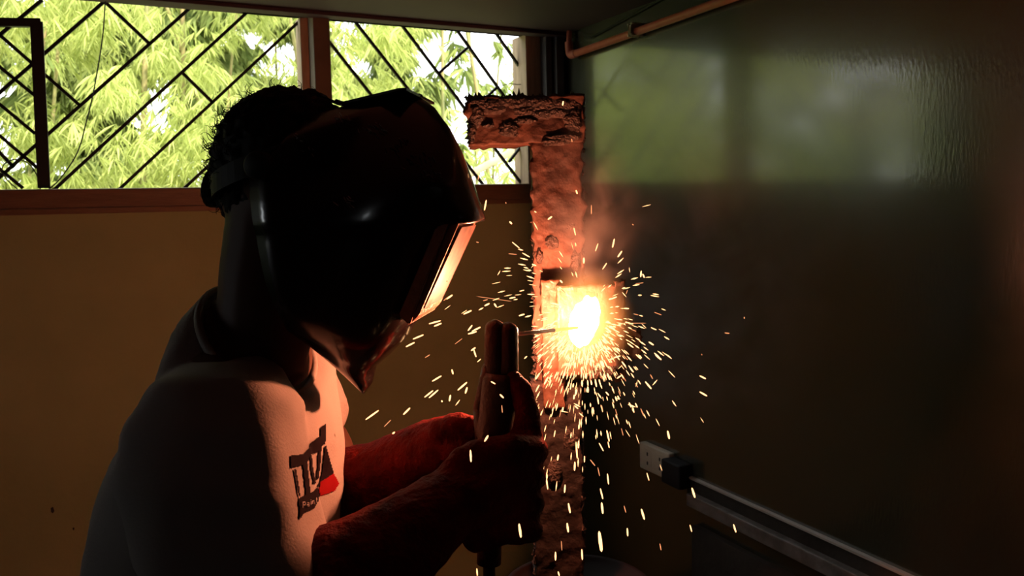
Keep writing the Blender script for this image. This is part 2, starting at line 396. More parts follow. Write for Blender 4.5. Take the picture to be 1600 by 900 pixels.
CAM2 = Vector((2*W, 0, CAM.z))
def mirror_px(p):
    return proj(Vector((2*W-p.x, p.y, p.z)))
def leaves(anchor_fn, n, L, wd, hole=True, seed=1, blades=(5, 9), droop=.5, holes2=True):
    rg = random.Random(seed); V = []; F = []
    for _ in range(n):
        c = anchor_fn(rg)
        px, py, d = proj(c)
        if hole:
            e = ((px-785)/145)**2+((py-70)/115)**2
            if e < 1 and rg.random() > .05+.5*max(0, e-.6): continue
            e = ((px-415)/75)**2+((py-75)/30)**2
            if e < 1 and rg.random() > .55: continue
            e = ((px-760)/85)**2+((py-225)/75)**2
            if e < 1 and rg.random() > .45: continue
        if holes2:
            mx, my, md = mirror_px(c)
            if ((mx-1362)/48)**2+((my-80)/60)**2 < 1: continue
            if ((mx-1145)/24)**2+((my-110)/70)**2 < 1: continue
        az = rg.random()*2*PI; main = Vector((math.cos(az), math.sin(az), -.35)).normalized()
        side = main.cross(Vector((0, 0, 1))).normalized()
        nb = rg.randint(*blades)
        for k in range(nb):
            t = (k+.5)/nb-.5
            d1 = (main*rg.uniform(.5, 1.1)+side*t*rg.uniform(1.6, 2.6)+Vector((0, 0, -droop*rg.uniform(.2, 1.8)))).normalized()
            l = L*rg.uniform(.6, 1.2); ww = wd*rg.uniform(.7, 1.2)
            x = d1.cross(Vector((rg.uniform(-1, 1), rg.uniform(-1, 1), rg.uniform(-.3, 1)))).normalized()*ww*.5
            m1 = c+d1*l*.4; m2 = c+d1*l*.75+Vector((0, 0, -l*.07)); tip = c+d1*l+Vector((0, 0, -l*.2))
            i = len(V); V += [c, m1+x, m1-x, m2+x*.7, m2-x*.7, tip]
            F += [(i, i+1, i+2), (i+1, i+3, i+4, i+2), (i+3, i+5, i+4)]
    return V, [], F
def clump(x, y, n, label, seed, L=.13, wd=.011, m=None, hgt=4.2, name='bamboo_clump', spread=1.0, hole=True, group=None, culms=2, droop=.7, zr=(.4, 3.8)):
    t = empty(name, (x, y, -.05), label, 'bamboo' if name == 'bamboo_clump' else 'tree', group)
    rg = random.Random(seed*11)
    twigs = []
    for _ in range(70): 
        p = Vector((rg.gauss(x, spread*.55), rg.gauss(y, .5), rg.uniform(*zr)))
        twigs.append((p, Vector((rg.uniform(-1, 1), rg.uniform(-1, .6), rg.uniform(-.7, .1))).normalized()*rg.uniform(.25, .7)))
    def anc(g):
        p, d = g.choice(twigs); return p+d*g.random()+Vector((g.gauss(0, .07), g.gauss(0, .07), g.gauss(0, .05)))
    o = obj('foliage', leaves(anc, n, L, wd, hole, seed, droop=droop), m or m_leaf, t, False); tag(o, kind='stuff')
    for k in range(culms):
        bx, by = x+rg.gauss(0, spread*.3), y+rg.uniform(.1, .8); h = hgt*rg.uniform(.8, 1.1); lx, ly = rg.uniform(-.7, .7), rg.uniform(-.5, .3)
        r = rg.uniform(.016, .03); pts = [(bx+lx*s*s, by+ly*s*s, -.05+h*s) for s in [i/12 for i in range(13)]]
        obj('culm', tube(B(), pts, [r*(1-.6*i/12) for i in range(13)], 7), m_culm, t)
    return t
spots = [(-5.2, 'g'), (-3.9, 'g'), (-2.7, 'g'), (-1.5, 'g'), (-.65, 'bamboo clump seen behind the black sub-frame at the left end of the window'),
         (.15, 'bamboo clump with yellow-green drooping leaves left of the hanging cable and behind it'), (.95, 'bamboo clump behind the middle of the left window, above the worker\'s hair'),
         (1.8, 'bamboo clump behind the wooden centre post of the window'), (2.7, 'bamboo clump behind the right window above the helmet'), (3.5, 'sparse bamboo clump beside the bright sky gap at the right end of the window')]
for i, (x, lb_) in enumerate(spots):
    y = 6.0+.5*math.sin(i*2.1)
    if lb_ == 'g': clump(x, y, 1700, 'bamboo clump outside left of the view, '+['leftmost of the bamboo row', 'second from the left end of the row', 'third from the left end of the row', 'fourth from the left end of the row'][i], i+1)
    else: clump(x, y, 2100, lb_, i+1)
bk = [(-7.5, 'r'), (-4.5, 'r'), (-2.2, 'leafy green tree far behind the bamboo at the left edge of the window'), (.1, 'leafy green tree far behind the hanging cable'),
      (2.4, 'leafy green tree far behind the left window beside the wooden centre post'), (4.6, 'leafy green tree far behind the right window')]
for i, (x, lb_) in enumerate(bk):
    g_ = lb_ == 'r'
    clump(x, 9.5+.4*math.sin(i*1.7), 2600 if g_ else 4200, ['leafy green tree far outside left of the view, the leftmost tree', 'leafy green tree far outside left of the view, second tree from the left'][i] if g_ else lb_, 40+i, L=.30, wd=.045, m=m_leafd, name='leafy_tree', spread=1.7, group=None, culms=2, hgt=5.5, zr=(.9, 4.8))

# ------------------------------------------------------------------ work piece
ARC = P(914, 502, 1.205)
stand = empty('steel_stand', P(872, 930, 1.310), 'rusty steel column with a short arm at its top, edges crusted with slag', 'stand')
RX = cr; FD = Vector((fw.x, fw.y, 0)).normalized(); UP = Vector((0, 0, 1)); RXH = Vector((cr.x, cr.y, 0)).normalized()
def crust_box(bm, c0, ax, ay, az, nx, ny, nz, amp, sc_=60, edge=1.6, seed=0):
    """box with subdivided displaced faces; ax, ay, az half-extent vectors"""
    g = {}
    def vert(i, j, k):
        key = (i, j, k)
        if key in g: return g[key]
        u, v, w_ = 2*i/nx-1, 2*j/ny-1, 2*k/nz-1
        p = c0+ax*u+ay*v+az*w_
        nrm = (ax.normalized()*(u if abs(u) == 1 else 0)+ay.normalized()*(v if abs(v) == 1 else 0)+az.normalized()*(w_ if abs(w_) == 1 else 0))
        ne = (abs(u) == 1)+(abs(v) == 1)+(abs(w_) == 1)
        s = Vector((seed, 3, 7))
        d = amp*(noise.noise(p*sc_+s)+.6*noise.noise(p*sc_*2.3+s))
        if ne >= 2: d = d*edge+amp*1.27*max(0, noise.noise(p*sc_*1.4+s*2)+.1)*edge
        g[key] = bm.verts.new(p+nrm*d); return g[key]
    for i in range(nx):
        for j in range(ny):
            for k in (0, nz):
                q = [vert(i, j, k), vert(i+1, j, k), vert(i+1, j+1, k), vert(i, j+1, k)]; bm.faces.new(q if k else q[::-1])
    for i in range(nx):
        for k in range(nz):
            for j in (0, ny):
                q = [vert(i, j, k), vert(i+1, j, k), vert(i+1, j, k+1), vert(i, j, k+1)]; bm.faces.new(q if not j else q[::-1])
    for j in range(ny):
        for k in range(nz):
            for i in (0, nx):
                q = [vert(i, j, k), vert(i, j+1, k), vert(i, j+1, k+1), vert(i, j, k+1)]; bm.faces.new(q if i else q[::-1])
    return bm
def pbox(bm, x0, x1, y0, y1, d, th, amp, nx, ny, nz=5, seed=0, tilt=0, sc_=60, edge=1.6):
    """steel piece whose front face shows px x0..x1, y0..y1 at depth d and which is th thick behind"""
    c0 = P((x0+x1)/2, (y0+y1)/2, d); s = d/FPX
    vdir = UP; hx = RXH*((x1-x0)/2*s); hz = vdir*((y1-y0)/2*s)
    if tilt: 
        rot = Matrix.Rotation(tilt, 3, FD); hx = rot @ hx; hz = rot @ hz
    return crust_box(bm, c0+FD*(th/2), hx, hz, FD*(th/2), nx, ny, nz, amp, sc_, edge, seed)
bm = B(); pbox(bm, 834, 911, 215, 600, 1.290, .05, .0035, 24, 110, 10, 1, sc_=42, edge=1.5)
obj('column', bm, m_rust, stand)
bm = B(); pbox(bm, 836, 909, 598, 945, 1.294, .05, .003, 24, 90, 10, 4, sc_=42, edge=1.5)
obj('column_foot', bm, mat('shade darkened steel', (.006, .003, .002), .8, col2=(.017, .007, .005), nscale=16, bump=.5, bscale=60), stand)  # lower column split off; the plate's shade is put into its dark colour
bm = B(); pbox(bm, 732, 913, 152, 224, 1.270, .065, .0028, 70, 26, 16, 5, sc_=38)
obj('arm', bm, m_rust, stand)
# slag dribbles and spikes along edges
bm = B(); rg = random.Random(3)
def spike(px, py, d, r, L, dr):
    c = P(px, py, d); x, y = frame_of(dr)
    b0 = [c+(x*math.cos(a)+y*math.sin(a))*r*rg.uniform(.7, 1.3) for a in [k*PI/3 for k in range(6)]]
    b1 = [q*.45+(c+dr*L*.6)*.55+Vector((rg.uniform(-1, 1),)*3)*r*.2 for q in b0]
    b00 = [q-dr*L*.4 for q in b0]
    loft(bm, [b00, b0, b1, [c+dr*L+(q-c)*.08 for q in b0]])
for px in range(728, 914, 7):
    up = rg.random()
    spike(px+rg.uniform(-2, 2), 152+rg.uniform(-1, 2), 1.27+rg.uniform(0, .05), .004+.003*up, .004+.009*up**4, (UP+RXH*rg.uniform(-.4, .4)).normalized())
for px, py, L in [(811, 150, .013), (743, 152, .008), (733, 153, .008), (843, 152, .006), (893, 151, .010), (728, 175, .006), (738, 221, .008)]:
    spike(px, py, 1.275, .006, L, (UP if py < 160 else -RXH if py < 200 else -UP))
for py in range(155, 226, 6):
    for px, s in ((732, -1), (912, 1)):
        spike(px, py+rg.uniform(-2, 2), 1.275+rg.uniform(0, .04), .004+.002*rg.random(), .003+.004*rg.random()**2, (RXH*s+UP*rg.uniform(-.4, .4)).normalized())
for py in range(228, 900, 6):
    for px, s in ((835, -1), (911, 1)):
        if rg.random() < .75:
            spike(px, py+rg.uniform(-3, 3), 1.292+rg.uniform(0, .03), .0045+.003*rg.random(), .002+.006*rg.random()**2, (RXH*s+UP*rg.uniform(-.5, .5)).normalized())
tag(obj('edge_slag', bm, m_slag, stand, False), kind='stuff')
bm = B()
for px, py, sx, sy in [(750, 160, 22, 9), (790, 160, 26, 10), (835, 160, 28, 10), (880, 162, 26, 10), (772, 172, 22, 8), (820, 174, 24, 8), (870, 176, 26, 9), (793, 197, 11, 8), (797, 203, 14, 12), (850, 178, 25, 8), (762, 196, 10, 5), (822, 188, 18, 6), (880, 215, 26, 7), (765, 165, 32, 12), (810, 163, 40, 13), (860, 165, 45, 14), (895, 190, 14, 20), (745, 180, 12, 18), (738, 205, 6, 14),
                       (870, 222, 20, 6), (860, 285, 14, 10), (895, 300, 12, 22), (850, 330, 10, 12), (890, 350, 16, 10), (862, 380, 12, 14), (843, 400, 6, 12), (900, 410, 8, 20), (858, 640, 10, 16), (890, 690, 14, 18), (865, 740, 12, 22)]:
    c = P(px, py, 1.27 if py < 225 else 1.290); s = 1.27/FPX
    g = bmesh.ops.create_icosphere(bm, subdivisions=3, radius=1)['verts']
    for v in g:
        q = v.co.copy(); k = 1+.5*noise.noise(q*2.2+Vector((px, py, 0)))
        v.co = c+RXH*q.x*sx*s*k+UP*q.z*sy*s*k+FD*q.y*.0045
tag(obj('surface_slag', bm, m_slag, stand), kind='stuff')
# curled scale plates
plate = empty('steel_plate', P(925, 600, 1.260), 'bright ground steel plate on the column, being welded and lit orange', 'plate')
bm = B(); pbox(bm, 872, 972, 446, 588, 1.255, .012, .0012, 30, 36, 3, 9, sc_=70)
obj('plate_body', bm, m_plate, plate)
bm = B(); pbox(bm, 962, 976, 440, 596, 1.250, .03, .0018, 6, 40, 6, 13, sc_=80)
obj('plate_flange', bm, m_rust, plate)
bm = B(); pbox(bm, 925, 965, 575, 592, 1.245, .014, .003, 20, 10, 6, 15, sc_=120)
obj('weld_bead', bm, m_slag, plate)
bm = B(); pbox(bm, 972, 988, 527, 536, 1.260, .012, .002, 8, 6, 4, 22, sc_=120); pbox(bm, 984, 1001, 518, 558, 1.260, .014, .0025, 8, 14, 5, 23, sc_=100)
obj('side_lug', bm, m_rust, plate)
bm = B(); pbox(bm, 848, 880, 438, 640, 1.270, .02, .0016, 14, 50, 4, 31, sc_=70)
obj('backing_strip', bm, mat('heat browned steel', (.10, .04, .02), .6, col2=(.06, .025, .014), nscale=30, bump=.5), plate)

# round work table under the column
wt = empty('work_table', P(905, 925, 1.27), 'round dark steel work table whose rim shows at the bottom edge', 'table')
tc0 = P(903, 921, 1.34); zt_ = tc0.z
wt.location = (tc0.x, tc0.y, 0)
bm = B(); rr = .128
prof = [(rr-.012, -.012), (rr, -.009), (rr+.002, 0), (rr-.002, .004), (rr-.01, .003), (rr-.014, -.002), (.001, -.002)]
loft(bm, [[Vector((tc0.x+r*math.cos(a), tc0.y+r*math.sin(a), zt_+z)) for a in [2*PI*k/64 for k in range(64)]] for r, z in prof])
obj('table_top', bm, mat('worn dark steel', (.008, .004, .003), .7, spec=.12), wt)
bm = B(); tube(bm, [(tc0.x, tc0.y, 0.02), (tc0.x, tc0.y, zt_-.012)], .035, 20); obj('pedestal', bm, m_rust, wt)
bm = B(); tube(bm, [(tc0.x, tc0.y, 0), (tc0.x, tc0.y, .02)], .17, 32); obj('base_plate', bm, m_rust, wt, False)

# ------------------------------------------------------------------ person
DP = 1.06
pc = P(330, 900, DP); person = empty('person', (pc.x, pc.y, 0), 'person in white t-shirt and red leather gloves bending towards the welding arc', 'person')
def RG(bx, by, fx, fy, b, d=DP, p=2.7, n=36, twist=0, up=0):
    a0, a1 = P(bx, by, d), P(fx, fy, d); c = (a0+a1)/2
    return sell(c, (a1-a0)/2, FD*b+RXH*twist+UP*up, n, p)
# torso + sleeves as one shirt
def RS(bx, by, fx, fy, b, **k):
    f_ = 1-.52*b/DP if by > 500 else 1-.25*b/DP
    return RG(800-(800-bx)*f_, by, fx-8, fy, b, **k)
bm = B()
loft(bm, [RG(312, 467, 482, 592, .10, p=2.2, twist=.005, up=.03), RG(290, 484, 500, 604, .125, p=2.3, twist=.01, up=.03), RS(250, 530, 512, 612, .155, p=2.6, twist=.015, up=.02), RS(232, 580, 522, 640, .18), RS(190, 640, 529, 668, .19), RS(156, 695, 531, 730, .19), RS(134, 750, 531, 790, .185),
          RS(121, 810, 530, 850, .18), RS(115, 880, 527, 920, .175), RS(118, 980, 520, 1010, .175), RS(128, 1075, 512, 1075, .17)])
NSL = [(350, 560, .97, .040, .03), (345, 582, .945, .066, .055), (340, 645, .915, .088, .075), (346, 740, .895, .092, .08), (368, 840, .88, .088, .08), (398, 930, .87, .083, .078)]
loft(bm, [sell(P(x, y, d), RXH*a, FD*b_, 32, 4.2) for x, y, d, a, b_ in NSL])
FS = [P(440, 590, 1.22), P(478, 640, 1.27), P(500, 668, 1.25)]
limb(bm, FS, [.075, .068, .058], (True, False))
def wrinkle(co, n):
    q = Vector((co.x*9, co.y*9, co.z*4)); 
    fold = noise.noise(q)*.006+noise.noise(q*2.3)*.003
    # diagonal drag folds between shoulder and elbow
    s = noise.noise(Vector((co.x*6+co.z*22, co.y*4, co.x*3)))
    return n*(fold+.005*max(0, s)*2)
shirt = fuse('t_shirt', bm, m_shirt, person, .0075, 8, wrinkle)
dg = bpy.context.evaluated_depsgraph_get(); dg.update()
bvh = BVHTree.FromObject(shirt, dg); soff = Vector((0, 0, 0))
def onshirt(px, py, off=.0015):
    d = ray(px, py).normalized(); h = bvh.ray_cast(CAM+soff, d)
    if h[0] is None: return None
    return h[0]-soff+h[1]*off-d*.0005
def shirtpath(pts, r, name, m):
    q = [onshirt(*p) for p in pts]; q = [p for p in q if p]
    return obj(name, tube(B(), q, r, 6), m, person) if len(q) > 1 else None
# collar rib: ring in which the neck stands
bm = B(); cc = (P(320, 466, DP)+P(486, 594, DP))/2; ax_ = (P(486, 594, DP)-P(320, 466, DP))/2
ring = [cc+ax_*math.cos(a)+(FD*.098+UP*.03+RXH*.0)*math.sin(a) for a in [2*PI*k/40 for k in range(41)]]
tube(bm, ring, .0055, 8, False); obj('collar', bm, m_shirt, person)

# print on the chest: polygons laid on the cloth
def decal(poly, name, m, off=.0016, step=3.0, parent=None):
    """scan the polygon in small cells and lay each cell on the cloth"""
    xs = [p[0] for p in poly]; ys = [p[1] for p in poly]
    def inside(x, y):
        c = False; j = len(poly)-1
        for i in range(len(poly)):
            (xi, yi), (xj, yj) = poly[i], poly[j]
            if (yi > y) != (yj > y) and x < (xj-xi)*(y-yi)/(yj-yi)+xi: c = not c
            j = i
        return c
    bm = B(); cache = {}
    def v(i, j):
        if (i, j) not in cache:
            q = onshirt(min(xs)+i*step, min(ys)+j*step, off); cache[i, j] = bm.verts.new(q) if q else None
        return cache[i, j]
    for i in range(int((max(xs)-min(xs))/step)+1):
        for j in range(int((max(ys)-min(ys))/step)+1):
            if inside(min(xs)+(i+.5)*step, min(ys)+(j+.5)*step):
                q = [v(i, j), v(i+1, j), v(i+1, j+1), v(i, j+1)]
                if all(q) and max((q[a].co-q[b].co).length for a in range(4) for b in range(4)) < .03: bm.faces.new(q)
    return obj(name, bm, m, parent or person, False)
DX = 4
def sh(p): return [(x+DX, y) for x, y in p]
K = lambda pts: sh([(420+x*.2222, 640+y*.2222) for x, y in pts])
black = [K([(130, 325), (215, 315), (262, 268), (262, 240), (335, 190), (338, 130), (378, 95), (372, 240), (330, 270), (335, 290), (265, 320), (240, 385), (130, 412)]),
         K([(215, 385), (245, 385), (270, 610), (238, 612)]),
         K([(262, 320), (275, 320), (285, 420), (305, 520), (290, 520), (270, 420)]),
         K([(325, 270), (345, 250), (340, 340), (325, 480), (308, 500), (322, 380)]),
         K([(150, 420), (165, 420), (185, 540), (195, 620), (180, 600)]),
         K([(372, 240), (432, 450), (335, 510), (352, 420)]),
         K([(185, 625), (300, 570), (335, 505), (325, 640), (290, 700), (215, 730), (195, 780)])]
for k, p in enumerate(black):
    decal(p, 'chest_print', m_print, step=1.4)
decal(K([(432, 450), (468, 520), (440, 570), (330, 610), (335, 508)]), 'chest_print', m_printred, step=1.4)
# small white lettering "Paint" in the dark block
m_ink = mat('white shirt ink', (.6, .55, .52), .8)
glyph = {'P': [[(0, 0), (0, 10)], [(0, 0), (4, 0), (5, 2.5), (4, 5), (0, 5)]], 'a': [[(1, 4), (4, 4), (4, 10), (1, 10), (0, 8), (4, 7)]], 'i': [[(1, 4), (1, 10)], [(1, 1), (1, 1.8)]],
         'n': [[(0, 10), (0, 4)], [(0, 5), (3, 4), (4, 6), (4, 10)]], 't': [[(1.5, 1), (1.5, 10), (3, 10)], [(0, 4), (3, 4)]]}
bm = B(); ox, oy = 463+DX+1.5, 788
for ch, adv in (('P', 6.3), ('a', 5.6), ('i', 3), ('n', 5.4), ('t', 4)):
    for st in glyph[ch]:
        q = [onshirt(ox+x*.85, oy+y*.85-(ox-463)*.38, .0035) for x, y in st]
        if all(q): tube(bm, q, .0005, 4)
    ox += adv
obj('chest_lettering', bm, m_ink, person, False)

# body: head, neck, shoulders, both arms in one skin
HC = P(448, 262, DP)
tl = math.radians(24)
hu = (UP*math.cos(tl)+RXH*math.sin(tl)).normalized(); hf = (RXH*math.cos(tl)-UP*math.sin(tl)).normalized()
H3 = Matrix((hf, FD, hu)).transposed()
bm = B()
ball(bm, HC, (.095, .075, .105), 3, H3)
ball(bm, HC+hf*.035-hu*.065, (.055, .052, .06), 3, H3)           # face and jaw
ball(bm, HC+hf*.075-hu*.108, (.022, .025, .018), 2, H3)
limb(bm, [HC+hf*.088-hu*.01, HC+hf*.106-hu*.045], [.009, .015])    # nose
for s in (-1, 1):
    ball(bm, HC+FD*s*.076-hu*.02-hf*.008, (.018, .009, .031), 2, H3)   # ears
    ball(bm, HC+hf*.085+FD*s*.03+hu*.005, (.012, .022, .007), 2, H3)   # brows
ball(bm, HC+hf*.088-hu*.075, (.014, .024, .006), 2, H3); ball(bm, HC+hf*.086-hu*.088, (.013, .02, .006), 2, H3)
limb(bm, [P(440, 330, DP), P(420, 430, DP), P(412, 540, DP)], [.070, .064, .062])
loft(bm, [RG(328, 466, 482, 580, .088, p=2.2, twist=.005, up=.03), RG(330, 484, 482, 596, .092, p=2.2, twist=.005, up=.03), RG(350, 580, 450, 660, .11), RG(250, 680, 480, 720, .13), RG(210, 900, 470, 900, .13)])
shoulder_n, elbow_n, wrist_n = P(330, 610, .98), P(410, 975, .86), P(660, 835, .96)
limb(bm, [shoulder_n, P(345, 760, .88), elbow_n, P(540, 920, .89), wrist_n], [.05, .05, .046, .045, .032])
limb(bm, [P(430, 610, 1.2), P(505, 700, 1.27), P(540, 790, 1.24), P(620, 725, 1.2), P(672, 690, 1.17)], [.05, .046, .043, .038, .032])
body = fuse('body', bm, m_skin, person, .006, 5)
# neck front bulge under the collar seen as dark lobe is the body itself
for s in (-1, 1):
    bm = B(); ball(bm, HC+hf*.086+FD*s*.03-hu*.008, (.010, .012, .010), 2, H3); obj('eye', bm, m_white, person)

# hair
bm = B()
ball(bm, HC-hf*.004+hu*.002, (.094, .081, .104), 4, H3)
ball(bm, P(432, 198, DP), .052, 3); ball(bm, P(397, 235, DP), .050, 3); ball(bm, P(398, 315, DP), .044, 3)
def hairfn(co, n):
    w_ = co+Vector(person.location)*0
    return n*(.006*noise.noise(co*60)+.004*noise.noise(co*140))
def hcut(c):
    q = c-HC; return (q.dot(hf) > .055 and q.dot(hu) < .07) 
hair = fuse('hair', bm, m_hair, person, .005, 2, hairfn)
bm = B(); rg = random.Random(5)
def strand(c, d, L, curl):
    pts = [c]; x, y = frame_of(d); ph = rg.random()*6; d = d.copy()
    for k in range(5):
        d = (d+x*curl*math.cos(ph+k)+y*curl*math.sin(ph+k)).normalized(); pts.append(pts[-1]+d*L/5)
    tube(bm, pts, [.0007, .0007, .0006, .0005, .0004, .0003], 3, False)
for _ in range(620):
    a = rg.uniform(20, 215)*PI/180; lat = rg.uniform(-.9, .9)
    dirn = (RXH*math.cos(a)+UP*math.sin(a))*math.sqrt(1-lat*lat*.8)+FD*lat
    base = P(440, 262, DP)+RXH*math.cos(a)*.088*math.sqrt(1-lat*lat)+UP*math.sin(a)*.096*math.sqrt(1-lat*lat)+FD*lat*.08
    strand(base, (dirn+Vector((rg.uniform(-.6, .6),)*3)).normalized(), rg.uniform(.012, .03), .6)
o = obj('hair_strands', bm, m_hair, hair, False); tag(o, kind='stuff')

# trousers and shoes (below the frame)
bm = B(); hipc = P(320, 1060, DP)
loft(bm, [RG(140, 1040, 510, 1040, .165), RG(150, 1150, 500, 1150, .165), RG(180, 1250, 470, 1250, .15)])
feet = []
for s in (-1, 1):
    h0 = hipc+FD*s*.09; h0.z = .82; kn = h0+FD*s*.03+RXH*.10; kn.z = .46; an = h0+FD*s*.04-RXH*.02; an.z = .10; feet.append(an)
    limb(bm, [h0, kn, an], [.095, .07, .055])
fuse('trousers', bm, m_pants, person, .01, 5)
for an in feet:
    bm = B(); loft(bm, [sell(Vector((an.x, an.y, z))+RXH*(.05+o_), RXH*L, FD*w_, 20, 2.6) for z, L, w_, o_ in ((.0, .14, .048, 0), (.03, .142, .05, 0), (.06, .12, .045, -.02), (.085, .07, .04, -.05), (.12, .05, .045, -.055))])
    obj('shoe', bm, m_wire, person)

# ------------------------------------------------------------------ gloves
HB = P(775, 690, 1.04); HTOP = P(783, 512, 1.06); HLOW = P(762, 880, 1.03)
hax = (HTOP-HLOW).normalized()
def glove_fn(co, n): return n*(.0022*noise.noise(co*55)+.001*noise.noise(co*150))
# right hand: fist round the holder, back of the hand to the camera
bm = B(); A = lambda px, py, d: P(px, py, d)
limb(bm, [A(450, 975, .87), A(520, 915, .885), A(585, 878, .91), A(650, 830, .94), A(690, 795, .965)], [.06, .066, .060, .052, .044], (False, True))       # gauntlet and cuff
ball(bm, A(745, 760, .985), (.052, .026, .055), 3, Matrix((RXH, FD, UP)).transposed())
limb(bm, [A(690, 790, .97), A(735, 775, .985), A(790, 745, .99)], [.042, .044, .030])
for k, (py, ln) in enumerate(((705, 1), (745, 1.05), (788, 1.0), (828, .88))):
    limb(bm, [A(745, py+8, .985), A(800, py-4, .985), A(832-2*k, py-4, 1.01), A(838-3*k, py, 1.045), A(812, py+4, 1.075), A(785, py+4, 1.07)], [.021, .0185, .0175, .0165, .0155, .0145])
limb(bm, [A(735, 735, 1.0), A(775, 715, 1.02), A(826, 695, 1.035), A(822, 640, 1.04), A(815, 610, 1.045), A(802, 592, 1.05)], [.026, .026, .022, .0150, .0148, .0130])  # thumb lying up along the holder
gr_ = fuse('glove', bm, m_glove, person, .0042, 4, glove_fn)
# left hand steadies from behind
bm = B()
limb(bm, [A(545, 765, 1.25), A(600, 745, 1.22), A(660, 705, 1.16), A(700, 690, 1.12)], [.066, .057, .042, .038], (False, True))
limb(bm, [A(700, 688, 1.12), A(735, 700, 1.10)], [.036, .034])
for k, (py, q) in enumerate(((668, 0), (700, 3), (732, 3), (762, 0))):
    limb(bm, [A(715, py, 1.115), A(752+q, py+6, 1.13), A(785+q, py+14, 1.12), A(800+q, py+18, 1.10)], [.019, .0165, .0155, .0145])
limb(bm, [A(690, 672, 1.10), A(718, 662, 1.08), A(745, 668, 1.075)], [.019, .016, .014])
fuse('glove', bm, m_glove, person, .0042, 4, glove_fn)

# ------------------------------------------------------------------ electrode holder and rod
eh = empty('electrode_holder', HB, 'dark electrode holder with two rounded jaws standing up out of the gloved fist', 'tool')
bm = B()
hp = [P(764, 880, 1.045), P(768, 760, 1.045), P(772, 680, 1.05), P(776, 640, 1.055), P(782, 585, 1.06)]
tube(bm, smoothpath(hp, 4), [.016]*4+[.018]*4+[.024]*4+[.025]*4+[.022], 20)
obj('grip', bm, m_holder, eh)
for s, x0, ytop in ((-1, 773, 512), (1, 794, 516)):
    bm = B()
    tube(bm, [P(x0-2, 640, 1.058), P(x0, 560, 1.06), P(x0, ytop, 1.06), P(x0, ytop-4, 1.06), P(x0, ytop-8, 1.06), P(x0, ytop-11, 1.06), P(x0, ytop-13, 1.06)], [.0155, .0138, .0132, .0122, .0098, .0065, .002], 24)
    obj('jaw', bm, m_holder, eh)
bm = B(); limb(bm, [P(757, 690, 1.055), P(752, 640, 1.055), P(762, 575, 1.058)], [.0125, .011, .008])
obj('lever', bm, m_holder, eh)
cb = P(764, 876, 1.045)
o = obj('power_cable', tube(B(), smoothpath([cb, cb-UP*.08, cb-UP*.3+FD*.05, cb-UP*.6+FD*.15+RXH*.05, Vector((cb.x+.15, cb.y+.2, .03)), Vector((cb.x-.5, cb.y+.4, .012))], 8), .008, 10), m_wire); tag(o, 'thick black welding cable leaving the bottom of the electrode holder', 'cable')
rod = empty('welding_electrode', P(800, 524, 1.06), 'thin welding electrode glowing orange from holder to arc', 'rod')
r_a, r_b = P(790, 524, 1.06), P(902, 512, 1.19)
obj('rod_core', tube(B(), [r_a, r_a.lerp(r_b, .65)], .0028, 10), m_rod, rod)
obj('hot_tip', tube(B(), [r_a.lerp(r_b, .65), r_b], [.0028, .002], 10), m_hot, rod)

# ------------------------------------------------------------------ helmet
hel = empty('welding_helmet', HC, 'black glossy welding helmet worn tilted down, highlights on its crown', 'helmet')
Fp = [(537, 168), (570, 163), (615, 158), (657, 153), (684, 172), (706, 202), (724, 236), (740, 278), (750, 308), (761, 339), (759, 344), (722, 344), (708, 372), (694, 402), (680, 434), (668, 464), (660, 490), (640, 524), (612, 553), (590, 572), (587, 596), (579, 609)]
Rp = [(503, 172), (492, 185), (480, 200), (470, 215), (460, 235), (455, 255), (455, 275), (458, 298), (461, 312), (463, 326), (465, 340), (467, 356), (470, 378), (475, 405), (480, 430), (488, 455), (495, 475), (503, 497), (517, 515), (537, 545), (560, 578), (577, 606)]
Wd = [.035, .055, .075, .09, .104, .113, .119, .123, .125, .126, .126, .122, .121, .120, .118, .114, .109, .10, .082, .055, .032, .012]
def up2(l, k=3):
    out = []
    for i in range(len(l)-1):
        for j in range(k):
            t = j/k; a, b_ = l[i], l[i+1]
            out.append(tuple(x+(y-x)*t for x, y in zip(a, b_)) if isinstance(a, tuple) else a+(b_-a)*t)
    return out+[l[-1]]
SF = dict(zip(range(14, 27), [(740, 278), (737, 290), (735, 301), (732, 312), (729, 323), (726, 333), (722, 344), (718, 353), (714, 362), (710, 371), (705, 381), (700, 391), (694, 402)]))
bm = B(); rows = []; NU = 48
for ri, ((fx, fy), (rx, ry), ww) in enumerate(zip(up2(Fp, 2), up2(Rp, 2), up2(Wd, 2))):
    row = []
    sx, sy = SF.get(ri, (fx, fy))
    for k in range(NU+1):
        a = -PI/2+PI*k/NU; ca, sa = max(0, math.cos(a)), math.sin(a)
        t = ca**.72; s = math.copysign(abs(sa)**.8, sa)
        m_ = max(0, 1-(abs(sa)/.5)**5); ex, ey = sx+(fx-sx)*m_, sy+(fy-sy)*m_
        qy = ry+(ey-ry)*t; qy += max(0, 403-qy)*ww*abs(s)/DP*.95
        q = P(rx+(ex-rx)*t, qy, DP); row.append(bm.verts.new(q+FD*ww*s))
    rows.append(row)
for a, b_ in zip(rows, rows[1:]):
    for k in range(NU): bm.faces.new((a[k], a[k+1], b_[k+1], b_[k]))
shell = obj('shell', bm, m_helm, hel)
md = shell.modifiers.new('t', 'SOLIDIFY'); md.thickness = .0035; md.offset = -1
